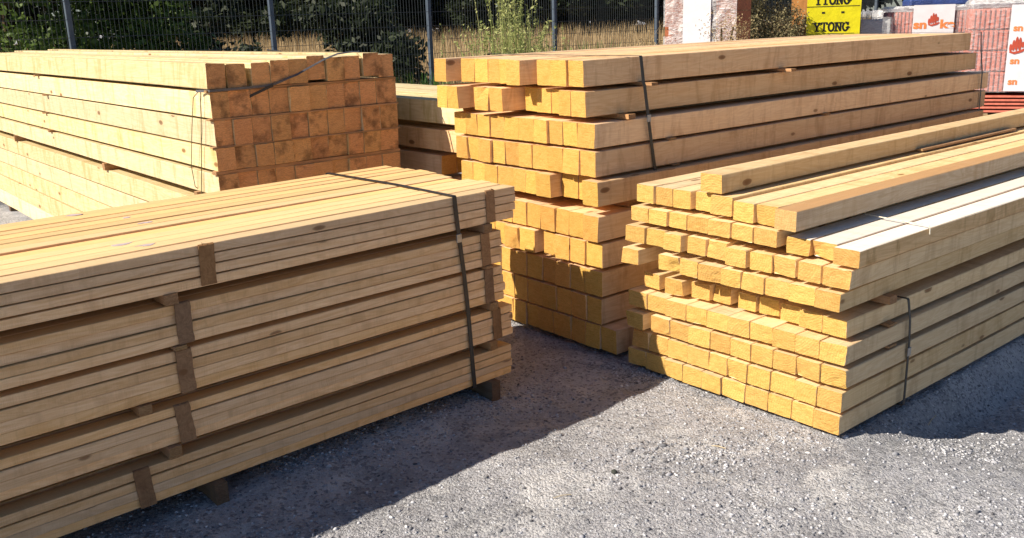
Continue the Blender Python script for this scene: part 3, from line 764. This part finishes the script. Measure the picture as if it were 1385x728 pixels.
# dark trees far beyond the meadow
GT = 'dark trees beyond the dry meadow'
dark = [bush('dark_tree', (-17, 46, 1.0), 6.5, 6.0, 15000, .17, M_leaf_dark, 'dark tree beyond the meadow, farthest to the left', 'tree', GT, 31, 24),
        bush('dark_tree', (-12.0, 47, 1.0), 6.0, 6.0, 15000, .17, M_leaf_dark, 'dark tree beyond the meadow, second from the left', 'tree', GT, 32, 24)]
xs_t = [-8.2, -4.6, -1.2, 2.0, 5.4, 8.8, 12.4, 16.4, 21]
wn_ = ['third from the left', 'just left of the middle fence post', 'just right of the middle fence post', 'behind the tall pale weeds', 'behind the dry shrub', 'behind the wrapped brick pallet', 'behind the round olive bush', 'behind the yellow block pallet', 'farthest to the right']
for i, x in enumerate(xs_t):
    copy_tree(dark[i % 2], (x, 47 + (i % 3) * 1.3, 1.05), i * 1.3, (1, 1, .9 + .12 * (i % 3)), 'dark tree beyond the meadow, ' + wn_[i])
for i, x in enumerate([-6.0, 1.5, 4.6, 7.9, 11.5]):
    copy_tree(dark[i % 2], (x, 49.5, 1.0), .7 + i * 1.7, (1.15, 1, .8), 'dark tree in the rear line beyond the meadow, ' + ORD[i + 1] + ' from the left')
copy_tree(dark[1], (-23.5, 45, 1.0), 1.2, (1.2, 1, 1.1), 'dark tree showing behind the far left green bush')
for i, x in enumerate([-14, -9.8, -6.4, -2.9, .4, 3.8, 7.2, 10.6, 14.4]):
    copy_tree(dark[(i + 1) % 2], (x, 44.5 + (i % 2), .9), 2 + i * 1.1, (1.05, 1, .5 + .05 * (i % 3)), 'low dark bush at the far edge of the meadow, ' + ORD[i + 1] + ' from the left')
# green bushes at the left, just behind the fence
GG = 'green bushes behind the left part of the fence'
gb = bush('green_bush', (-6.6, 12.4, 0), 3.1, 2.6, 17000, .045, M_leaf_green, 'leafy green bush behind the fence at the far left', 'bush', GG, 41, 26, .55)
bush('green_bush', (-5.2, 13.3, 0), 2.9, 2.0, 13000, .045, M_leaf_green, 'leafy green bush just right of the leftmost fence post', 'bush', GG, 42, 20, .55)
copy_tree(gb, (-8.9, 13.2, 0), 2.0, (1, 1, 1), 'leafy green bush partly out of view at the left edge')
bush('green_bush', (-4.55, 13.2, 0), 1.75, 1.0, 5500, .045, M_leaf_green, 'low green bush behind the top of the back left bundle', 'bush', GG, 43, 12, .55)
bush('dark_bush', (-5.6, 15.6, 0), 2.6, 3.4, 9000, .06, M_leaf_dark, 'dark bush behind the green bushes, nearer the left edge', 'bush', 'dark bushes behind the fence', 44, 18)
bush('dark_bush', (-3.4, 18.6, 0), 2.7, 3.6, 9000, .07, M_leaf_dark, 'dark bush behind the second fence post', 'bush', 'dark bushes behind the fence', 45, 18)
bush('olive_bush', (3.92, 15.9, 0), 2.35, 1.75, 36000, .024, M_leaf_olive, 'round dry olive bush between the brick pallet and the yellow blocks', 'bush', None, 46, 26, .5)

def blades(name, spots, mat, hmin, hmax, w, nr, label=None, cat=None, group=None, kind=None, lean=.35, loc=(0, 0, 0), plume=False):
    V = []; F = []
    for (x, y, z) in spots:
        h = nr.uniform(hmin, hmax); a = nr.uniform(0, 6.28); l = h * lean * nr.uniform(.1, 1); dx, dy = math.cos(a), math.sin(a); px_, py_ = -dy * w / 2, dx * w / 2
        i = len(V)
        for t in (0, .4, .75, 1):
            k = 1 - t * .9; cx, cy, cz = x + dx * l * t * t, y + dy * l * t * t, z + h * (t - .12 * lean * t * t)
            V += [(cx - px_ * k, cy - py_ * k, cz), (cx + px_ * k, cy + py_ * k, cz)]
        F += [(i, i + 1, i + 3, i + 2), (i + 2, i + 3, i + 5, i + 4), (i + 4, i + 5, i + 7, i + 6)]
        if plume:
            tx, ty, tz = x + dx * l, y + dy * l, z + h * (1 - .12 * lean)
            for q in range(14):
                c = np.array((tx, ty, tz)) - np.array((dx * l * .3, dy * l * .3, h * .16)) * nr.random() + nr.normal(size=3) * .008
                d = nr.normal(size=3) * .014; e = nr.normal(size=3) * .006
                j = len(V); V += [tuple(c - d), tuple(c + e), tuple(c + d), tuple(c - e)]; F.append((j, j + 1, j + 2, j + 3))
    o = link(name, quads_mesh(name, V, F), mat, loc)
    if label: tag(o, label, cat, group, kind)
    return o
nr = np.random.default_rng(5)
def meadow_grass():
    sp = []
    for _ in range(42000):
        y = 18 + 32 * nr.random() ** 1.25; x = nr.uniform(-.42 * y - 2, .62 * y + 2)
        sp.append((x, y, float(ground_base(np.array(x), np.array(y)))))
    blades('dry_grass', sp, M_dry, .35, .8, .022, nr, 'dry brown grass covering the meadow beyond the fence', 'grass', kind='stuff')
    sp = []
    for _ in range(9000):
        t = nr.uniform(1.0, 9.5); dd = nr.uniform(-.5, .7)
        x = -5 + t * math.cos(R(39)) * 1.9 - dd * .63; y = 10.98 + t * math.sin(R(39)) * 1.9 + dd * .78
        sp.append((x, y, 0.0))
    blades('tall_weeds', sp, M_drybr, .4, 1.0, .012, nr, 'dry brown weeds growing along the foot of the fence', 'weeds', kind='stuff')
meadow_grass()
def tuft(x, y, n, rad, hmin, hmax, w, mat, label, cat, group=None, lean=.35, plume=False, name='weed_plant'):
    sp = [(nr.normal() * rad, nr.normal() * rad, 0) for _ in range(n)]
    return blades(name, sp, mat, hmin, hmax, w, nr, label, cat, group, lean=lean, loc=(x, y, 0), plume=plume)
tuft(.12, 12.9, 420, .27, .8, 1.80, .02, M_weed, 'tall pale green weeds with feathery heads in front of the fence', 'weeds', plume=True, lean=.3)
tuft(.10, 12.8, 60, .14, 1.85, 2.3, .018, M_weed, 'few tallest pale stalks rising above the clump of pale weeds', 'weeds', plume=True, lean=.12)
tuft(1.2, 13.6, 260, .22, .9, 1.5, .035, M_weed_dark, 'dark green leafy weeds right of the middle fence post', 'weeds', lean=.5)
tuft(1.45, 13.6, 30, .2, 1.4, 1.95, .012, M_dry, 'thin dry grass stalks leaning over the dark green weeds', 'grass stalks', lean=.8)
tuft(-1.22, 13.5, 220, .16, .7, 1.12, .035, M_weed_dark, 'dark green weed clump at the foot of the fence post between the stacks', 'weeds', lean=.5)
bush('dry_shrub', (1.95, 12.4, 0), 1.80, .75, 5200, .016, M_drybr, 'feathery dry brown shrub beside the wrapped brick pallet', 'shrub', None, 52, 14, .35, stems=9)
bush('dry_shrub', (2.72, 11.8, 0), 1.62, .65, 3000, .014, M_drybr, 'sparse dry shrub in front of the wrapped brick pallet', 'shrub', None, 53, 12, .35, stems=9)

# ---------------------------------------------------------------- pallets of building material at the back right
def film_mat(name, alpha, col=(.85, .85, .88)):
    m, nt, b = new_mat(name); g = G(nt)
    tc = g.n('ShaderNodeTexCoord'); w = g.noise(g.map(tc.outputs['Object'], (3, 3, 9)), 3.0, 4, .6, 1.5)
    b.inputs['Base Color'].default_value = (*col, 1); b.inputs['Roughness'].default_value = .22; b.inputs['Specular IOR Level'].default_value = .6
    g.l(g.bump(w, 1.0, .03), b.inputs['Normal'])
    tr = g.n('ShaderNodeBsdfTransparent'); mx = g.n('ShaderNodeMixShader')
    g.l(g.ramp(w, [(.35, alpha * .4), (.62, min(1, alpha * 1.5))]), mx.inputs[0])
    out = nt.nodes['Material Output']; g.l(tr.outputs[0], mx.inputs[1]); g.l(b.outputs[0], mx.inputs[2]); g.l(mx.outputs[0], out.inputs[0])
    return m
M_film = film_mat('clear_stretch_film', .20)
M_film_w = film_mat('milky_stretch_film', .55)
M_film_m = film_mat('torn_stretch_film', .42)
M_brick = simple('red_brick', (.36, .12, .06), .85, .15, 30, .3, .003)
M_tile = simple('terracotta_tile', (.55, .16, .11), .7, .2, 20, .25, .002)
M_red_shade = simple('shaded_side_red', (.16, .05, .04), .8, .2, 20, .25)  # terracotta darkened to put the shade of a pallet's side into the colour
M_white = simple('white_label', (.66, .64, .68), .6, .2, 6, .06, .004, bscale=8)
M_orange = simple('orange_print', (.70, .22, .07), .7, .2, 8, .1)
M_redp = simple('dark_red_print', (.42, .07, .04), .7, .2, 8, .1)
M_yellow = simple('yellow_wrapping', (.80, .72, .015), .5, .3, 5, .08, .01, bscale=6)
M_black = simple('black_print', (.02, .02, .02), .7, .2)
M_brownp = simple('brown_shaded_wrapping', (.33, .15, .045), .7, .2, 5, .2, .006)  # wrapping brown, with the shade of the pack's side put into the colour
M_grey = simple('grey_block', (.38, .40, .42), .85, .15, 12, .12, .004)
M_pallet = simple('pallet_wood', (.34, .24, .14), .85, .1, 14, .3)
M_blue = simple('blue_sheet', (.03, .06, .22), .4, .5, 6, .3, .02)
def pallet(root, w, d, z=0.0):
    bm = bmesh.new()
    for y in (-d / 2 + .05, 0, d / 2 - .05): add_box(bm, -w / 2, w / 2, y - .05, y + .05, z + .0, z + .10)
    for k in range(6):
        x = -w / 2 + .06 + k * (w - .12) / 5; add_box(bm, x - .055, x + .055, -d / 2 - .003, d / 2 + .003, z + .103, z + .125)
    link('pallet', bm_mesh(bm, 'pallet'), M_pallet, parent=root)
def text_mesh(s, size, mat, parent, x, y, z, bold=.0, ext=.002, sx=1.0):
    cu = bpy.data.curves.new('letters', 'FONT'); cu.body = s; cu.size = size; cu.extrude = ext; cu.align_x = 'CENTER'; cu.offset = bold
    to = bpy.data.objects.new('letters_tmp', cu); C.objects.link(to); bpy.context.view_layer.update()
    me = bpy.data.meshes.new_from_object(to.evaluated_get(bpy.context.evaluated_depsgraph_get())); bpy.data.objects.remove(to)
    o = link('lettering', me, mat, (x, y, z), (math.pi / 2, 0, 0), parent); o.scale = (sx, 1, 1); return o
SLAB = {'Y': [(0, 1, .5, .48), (1, 1, .5, .48), (.5, .5, .5, 0)], 'T': [(0, 1, 1, 1), (.5, 1, .5, 0), (0, 1, 0, .8), (1, 1, 1, .8)],
 'N': [(.1, 0, .1, 1), (.1, 1, .9, 0), (.9, 0, .9, 1)],
 'O': [(.5 + .48 * math.sin(a * .5236), .5 + .5 * math.cos(a * .5236), .5 + .48 * math.sin((a + 1) * .5236), .5 + .5 * math.cos((a + 1) * .5236)) for a in range(12)],
 'G': [(.5 + .48 * math.sin(a * .5236), .5 + .5 * math.cos(a * .5236), .5 + .48 * math.sin((a + 1) * .5236), .5 + .5 * math.cos((a + 1) * .5236)) for a in range(3, 11)] + [(.92, .42, .92, .2), (.92, 1, .92, .72), (.7, .93, .5, 1)]}
SERIF = {'Y': [(0, 1), (1, 1), (.5, 0)], 'T': [(.5, 0)], 'N': [(.1, 0), (.1, 1), (.9, 1)], 'O': [], 'G': [(.92, .42)]}
def slab_text(word, h, adv, mat, root, x, y, z):
    # bold slab-serif capitals, each a separate raised letter
    x0 = x - adv * len(word) / 2; w = adv * .78
    for k, ch in enumerate(word):
        bm = bmesh.new(); lx = x0 + k * adv; q = 0
        for (ax, az, bx, bz_) in SLAB[ch]:
            a = Vector((lx + ax * w, 0, z + az * h)); b = Vector((lx + bx * w, 0, z + bz_ * h)); d_ = (b - a); L = d_.length
            if L < 1e-6: continue
            d_.normalize(); p = Vector((-d_.z, 0, d_.x)); hw = h * (.085 if abs(d_.z) < .3 else .12); yy = y - q * .0002; q += 1
            a2, b2 = a - d_ * hw * .4, b + d_ * hw * .4
            bm.faces.new([bm.verts.new((c.x, yy, c.z)) for c in (a2 - p * hw, b2 - p * hw, b2 + p * hw, a2 + p * hw)])
        for (sx_, sz_) in SERIF[ch]:
            cx_, cz_ = lx + sx_ * w, z + sz_ * h + (h * .02 if sz_ < .1 else -h * .02); yy = y - .004; q += 1
            bm.faces.new([bm.verts.new((cx_ + i * h * .26, yy, cz_ + j * h * .07)) for i, j in ((-1, -1), (1, -1), (1, 1), (-1, 1))])
        r_ = bmesh.ops.extrude_face_region(bm, geom=list(bm.faces))
        for v in r_['geom']:
            if isinstance(v, bmesh.types.BMVert): v.co.y += .003
        bmesh.ops.recalc_face_normals(bm, faces=bm.faces)
        link('letter', bm_mesh(bm, 'letter'), mat, parent=root)
def film_shell(root, w, d, z0, z1, mat, name='plastic_film', r=.012):
    nrr = random.Random(int(w * 100 + z1 * 10)); v = []; f = []; nx, nz = 10, 10
    per = [(-w / 2 + w * i / nx, -d / 2) for i in range(nx)] + [(w / 2, -d / 2 + d * i / nx) for i in range(nx)] + [(w / 2 - w * i / nx, d / 2) for i in range(nx)] + [(-w / 2, d / 2 - d * i / nx) for i in range(nx)]
    for k in range(nz + 1):
        for (x, y) in per:
            s = 1 + (.018 + nrr.uniform(0, r)) / (w / 2); v.append((x * s, y * s, z0 + (z1 - z0) * k / nz + (nrr.uniform(0, .02) if k == nz else 0)))
    n = len(per)
    for k in range(nz):
        for i in range(n): f.append((k * n + i, k * n + (i + 1) % n, (k + 1) * n + (i + 1) % n, (k + 1) * n + i))
    f.append(tuple(nz * n + i for i in range(n)))
    return link(name, pydata(name, v, f, True), mat, parent=root)
def brick_pack(w, d, z0, z1, bl=.25, bh=.14, bw=.12):
    bm = bmesh.new(); z = z0; r_ = 0
    while z + bh <= z1 + .001:
        for (ax) in (0, 1):
            n = max(1, round((w if ax == 0 else d) / bl))
        nx, ny = round(w / bl), round(d / bl)
        for i in range(nx):
            for j in range(ny):
                if 0 < i < nx - 1 and 0 < j < ny - 1: continue
                x0 = -w / 2 + i * w / nx; y0 = -d / 2 + j * d / ny
                add_box(bm, x0 + .003, x0 + w / nx - .003, y0 + .003, y0 + d / ny - .003, z + .003, z + bh - .003)
        z += bh; r_ += 1
    return bm_mesh(bm, 'bricks')
# wrapped brick pallet
def brick_pallet():
    root = empty('brick_pallet', (2.86, 13.3, 0), R(-26)); tag(root, 'pallet of red bricks in torn white film behind the centre stack', 'brick pallet')
    pallet(root, 1.0, .95); link('bricks', brick_pack(.98, .95, .13, 2.4, .24, .23), M_brick, parent=root)
    bm = bmesh.new()
    rg = random.Random(3); v = []; f = []; n = 14
    for k in range(18):
        z = .25 + k * .13
        for i in range(n + 1):
            x = -.50 + i * 1.0 / n; v.append((x, -.495 - rg.uniform(0, .03), z))
    for k in range(17):
        for i in range(n):
            if not (k > 2 and i < 2 and rg.random() < .3): f.append((k * (n + 1) + i, k * (n + 1) + i + 1, (k + 1) * (n + 1) + i + 1, (k + 1) * (n + 1) + i))
    link('plastic_film', pydata('plastic_film', v, f), M_film_m, parent=root)
    link('label_sheet', box_mesh('label_sheet', -.22, .16, -.535, -.531, .6, 2.38), M_white, parent=root)
brick_pallet()
def block_pallet():
    root = empty('block_pallet', (5.56, 16.5, 0), R(-3)); tag(root, 'pallet of blocks in yellow wrapping with black lettering', 'block pallet')
    w, d = .88, 1.1
    pallet(root, w, d)
    for k, (z0, z1) in enumerate(((.13, 1.22), (1.25, 1.93), (1.96, 2.5))):
        pk = link('block_pack', box_mesh('block_pack', -w / 2, w / 2, -d / 2 + .004, d / 2, z0, z1, bev=.015), M_brownp, parent=root)
        fr = link('yellow_cover', box_mesh('yellow_cover', -w / 2 - .006, w / 2 + .004, -d / 2 - .004, -d / 2 + .003, z0 + .01, z1 - .01), M_yellow, parent=root)
        if k == 1:
            for z in (1.365, 1.80): slab_text('YTONG', .135, .118, M_black, root, -.02, -d / 2 - .005, z)
    link('printed_line', box_mesh('printed_line', -.42, .35, -d / 2 - .0075, -d / 2 - .0045, 1.318, 1.326), M_black, parent=root)
    link('printed_line', box_mesh('printed_line', -.46, .42, -d / 2 - .0075, -d / 2 - .0045, 1.76, 1.77), M_black, parent=root)
    for x in (-.2, .12): link('printed_mark', box_mesh('printed_mark', x, x + .05, -d / 2 - .0075, -d / 2 - .0045, 1.65, 1.68), M_black, parent=root)
block_pallet()
def grey_pallet():
    root = empty('grey_block_pallet', (6.45, 16.6, 0), R(-15)); tag(root, 'low pallet of grey blocks right of the yellow wrapped blocks', 'block pallet')
    pallet(root, .5, .9)
    bm = bmesh.new()
    for k in range(5):
        for i in range(1): add_box(bm, -.24, .24, -.42, .42, .13 + k * .28, .13 + k * .28 + .274, .01)
    link('blocks', bm_mesh(bm, 'blocks'), M_grey, parent=root); film_shell(root, .5, .88, .13, 1.55, M_film)
grey_pallet()
def tile_rows(w, d, rows, z0, rh, n, mat=M_tile):
    bm = bmesh.new()
    for r_ in range(rows):
        for i in range(n):
            x = -w / 2 + (i + .5) * w / n
            for yy in (-d / 2 + .012, d / 2 - .012):
                add_box(bm, x - w / n * .34, x + w / n * .34, yy - .012, yy + .012, z0 + r_ * rh + .012, z0 + (r_ + 1) * rh - .012, .006)
        for j in range(int(d / (w / n))):
            y = -d / 2 + .03 + (j + .5) * (d - .06) / int(d / (w / n))
            for xx in (-w / 2 + .012, w / 2 - .012):
                add_box(bm, xx - .011, xx + .011, y - w / n * .33, y + w / n * .33, z0 + r_ * rh + .012, z0 + (r_ + 1) * rh - .012)
        add_box(bm, -w / 2 + .03, w / 2 - .03, -d / 2 + .03, d / 2 - .03, z0 + r_ * rh + .004, z0 + (r_ + 1) * rh - .004)
    return bm_mesh(bm, 'tiles')
def flame_logo(root, x, y, z, s):
    bm = bmesh.new(); t = .003
    for (dx, w, h0, h1) in ((-.30, .09, .0, .42), (-.17, .1, .05, .62), (-.03, .11, .05, .78), (.12, .11, .05, .74), (.26, .09, .2, .52)):
        vs = []
        for q in range(14):
            a = q / 14 * 6.283
            vs.append(bm.verts.new(((x + s * (dx + w * math.cos(a) * .72)), y, z + s * ((h0 + h1) / 2 + (h1 - h0) / 2 * math.sin(a)))))
        f = bm.faces.new(vs); r_ = bmesh.ops.extrude_face_region(bm, geom=[f])
        for v in r_['geom']:
            if isinstance(v, bmesh.types.BMVert): v.co.y -= t
    vs = [bm.verts.new((x + s * px_, y - .004, z + s * pz_)) for px_, pz_ in ((-.36, -.02), (-.1, -.12), (.25, -.02), (.42, .12), (.3, .16), (.1, .06), (-.15, .0), (-.3, .07))]
    bm.faces.new(vs); bmesh.ops.recalc_face_normals(bm, faces=bm.faces)
    link('logo', bm_mesh(bm, 'logo'), M_redp, parent=root)
def tile_pack_mid():
    root = empty('tile_pallet', (7.38, 16.5, 0), R(-18)); tag(root, 'pallet of red roof tiles behind the centre stack, white label facing front', 'tile pallet', 'wrapped pallets of red roof tiles')
    w, d = 1.42, 1.0
    pallet(root, w, d); link('tiles', tile_rows(w, d, 4, .13, .378, 24), M_tile, parent=root)
    film_shell(root, w, d, .13, 1.64, M_film)
    link('film_cap', box_mesh('film_cap', -w / 2 - .03, w / 2 + .02, -d / 2 - .03, d / 2, 1.65, 1.73, bev=.035), M_film_w, parent=root)
    lab = link('label_sheet', box_mesh('label_sheet', -.30, .34, -d / 2 - .046, -d / 2 - .042, 1.05, 1.74, bev=.0015), M_white, parent=root)
    text_mesh('sn', .19, M_orange, root, -.185, -d / 2 - .049, 1.36, bold=.008, sx=1.25); text_mesh('ke', .19, M_orange, root, .235, -d / 2 - .049, 1.36, bold=.008, sx=1.25)
    flame_logo(root, .02, -d / 2 - .05, 1.42, .24)
tile_pack_mid()
def tile_pack_right():
    root = empty('tile_pallet', (7.72, 14.3, 0), R(-22)); tag(root, 'tall film-wrapped pallet of red tiles at the right edge on flat tiles', 'tile pallet', 'wrapped pallets of red roof tiles')
    w, d = 1.3, 1.0
    pallet(root, w, d)
    bm = bmesh.new()
    for k in range(5): add_box(bm, -w / 2 + .02, w / 2 - .3, -d / 2 - .0, d / 2, .14 + k * .055, .14 + k * .055 + .032, .005)
    link('flat_tiles', bm_mesh(bm, 'flat_tiles'), M_tile, parent=root)
    link('tiles', tile_rows(w, d, 4, .44, .305, 20), M_tile, parent=root)
    film_shell(root, w, d, .44, 1.67, M_film)
    link('film_cap', box_mesh('film_cap', -w / 2 - .03, w / 2 + .03, -d / 2 - .03, d / 2 + .02, 1.67, 1.80, bev=.05), M_film_w, parent=root)
    link('label_sheet', box_mesh('label_sheet', -.13, .40, -d / 2 - .052, -d / 2 - .048, .46, 1.70, bev=.0015), M_white, parent=root)
    for z in (1.33, .86, .56):
        text_mesh('sn', .13, M_orange, root, -.02, -d / 2 - .055, z, bold=.005, sx=1.1); text_mesh('ke', .13, M_orange, root, .28, -d / 2 - .055, z, bold=.005, sx=1.1)
    flame_logo(root, -.01, -d / 2 - .056, 1.03, .28)
tile_pack_right()
def back_packs():
    root = empty('wrapped_pallet', (8.2, 18.8, 0), R(-15)); tag(root, 'tall white film-wrapped pallet under a dark blue sheet, behind the tile pallet', 'wrapped pallet')
    pallet(root, 1.6, 1.0); link('blocks', box_mesh('blocks', -.78, .78, -.48, .48, .13, 1.62, bev=.02), M_grey, parent=root)
    film_shell(root, 1.58, .98, .13, 1.66, M_film_w); link('blue_sheet', box_mesh('blue_sheet', -.25, .80, -.54, .5, 1.72, 1.86, bev=.03), M_blue, parent=root)
    root = empty('tile_stack', (9.05, 18.6, 0), R(-15)); tag(root, 'red flat tiles stacked high behind the wrapped tile pallet', 'tile stack')
    pallet(root, .8, .8); bm = bmesh.new()
    for k in range(33): add_box(bm, -.38 + .01 * (k % 2), .38, -.38, .38, .14 + k * .055, .14 + k * .055 + .035, .004)
    link('flat_tiles', bm_mesh(bm, 'flat_tiles'), M_tile, parent=root)
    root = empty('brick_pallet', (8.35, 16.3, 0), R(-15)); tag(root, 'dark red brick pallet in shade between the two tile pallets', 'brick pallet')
    pallet(root, .55, .8); link('bricks', brick_pack(.55, .8, .13, 2.2, .27, .2), M_red_shade, parent=root)
    root = empty('wrapped_pallet', (9.6, 17.0, 0), R(-20)); tag(root, 'milky film-wrapped pallet at the top right corner behind the tall tiles', 'wrapped pallet')
    pallet(root, 1.3, 1.0); link('blocks', box_mesh('blocks', -.63, .63, -.48, .48, .13, 2.1, bev=.02), M_grey, parent=root); film_shell(root, 1.28, .98, .13, 2.12, M_film_w)
back_packs()

# ---------------------------------------------------------------- small litter on the ground
def gp(px, py): return (px, py, ground_z(px, py))
def twig(x, y, rz, L, r, label):
    c, s_ = math.cos(rz), math.sin(rz); z = ground_z(x, y) + .004
    tube('twig', [(x - c * L / 2, y - s_ * L / 2, z + .002), (x, y + .004, z + .004), (x + c * L / 2, y + s_ * L / 2, z + .001)], r, M_dry_twig, label, 'twig')
M_dry_twig = simple('dry_twig', (.55, .46, .32), .8, .1, 40)
twig(1.86, 3.78, .9, .13, .0022, 'pale dry twig on the shaded gravel beside the right-hand stack')
twig(.82, 3.42, 2.6, .06, .002, 'short wood splinter on the gravel in front of the right-hand stack')
twig(.16, 3.05, .3, .07, .0018, 'thin wood splinter on the sunlit gravel between the two front stacks')
def stone(x, y, s, label):
    o = link('stone', stone_mesh(random.Random(int(s * 9999)), [(0, 0, 0, s)], 'stone'), simple('dark_stone', (.05, .055, .05), .8, .2, 60), (x, y, ground_z(x, y))); tag(o, label, 'stone')
stone(.372, 3.225, .014, 'small dark stone on the sunlit gravel in front of the right-hand stack')
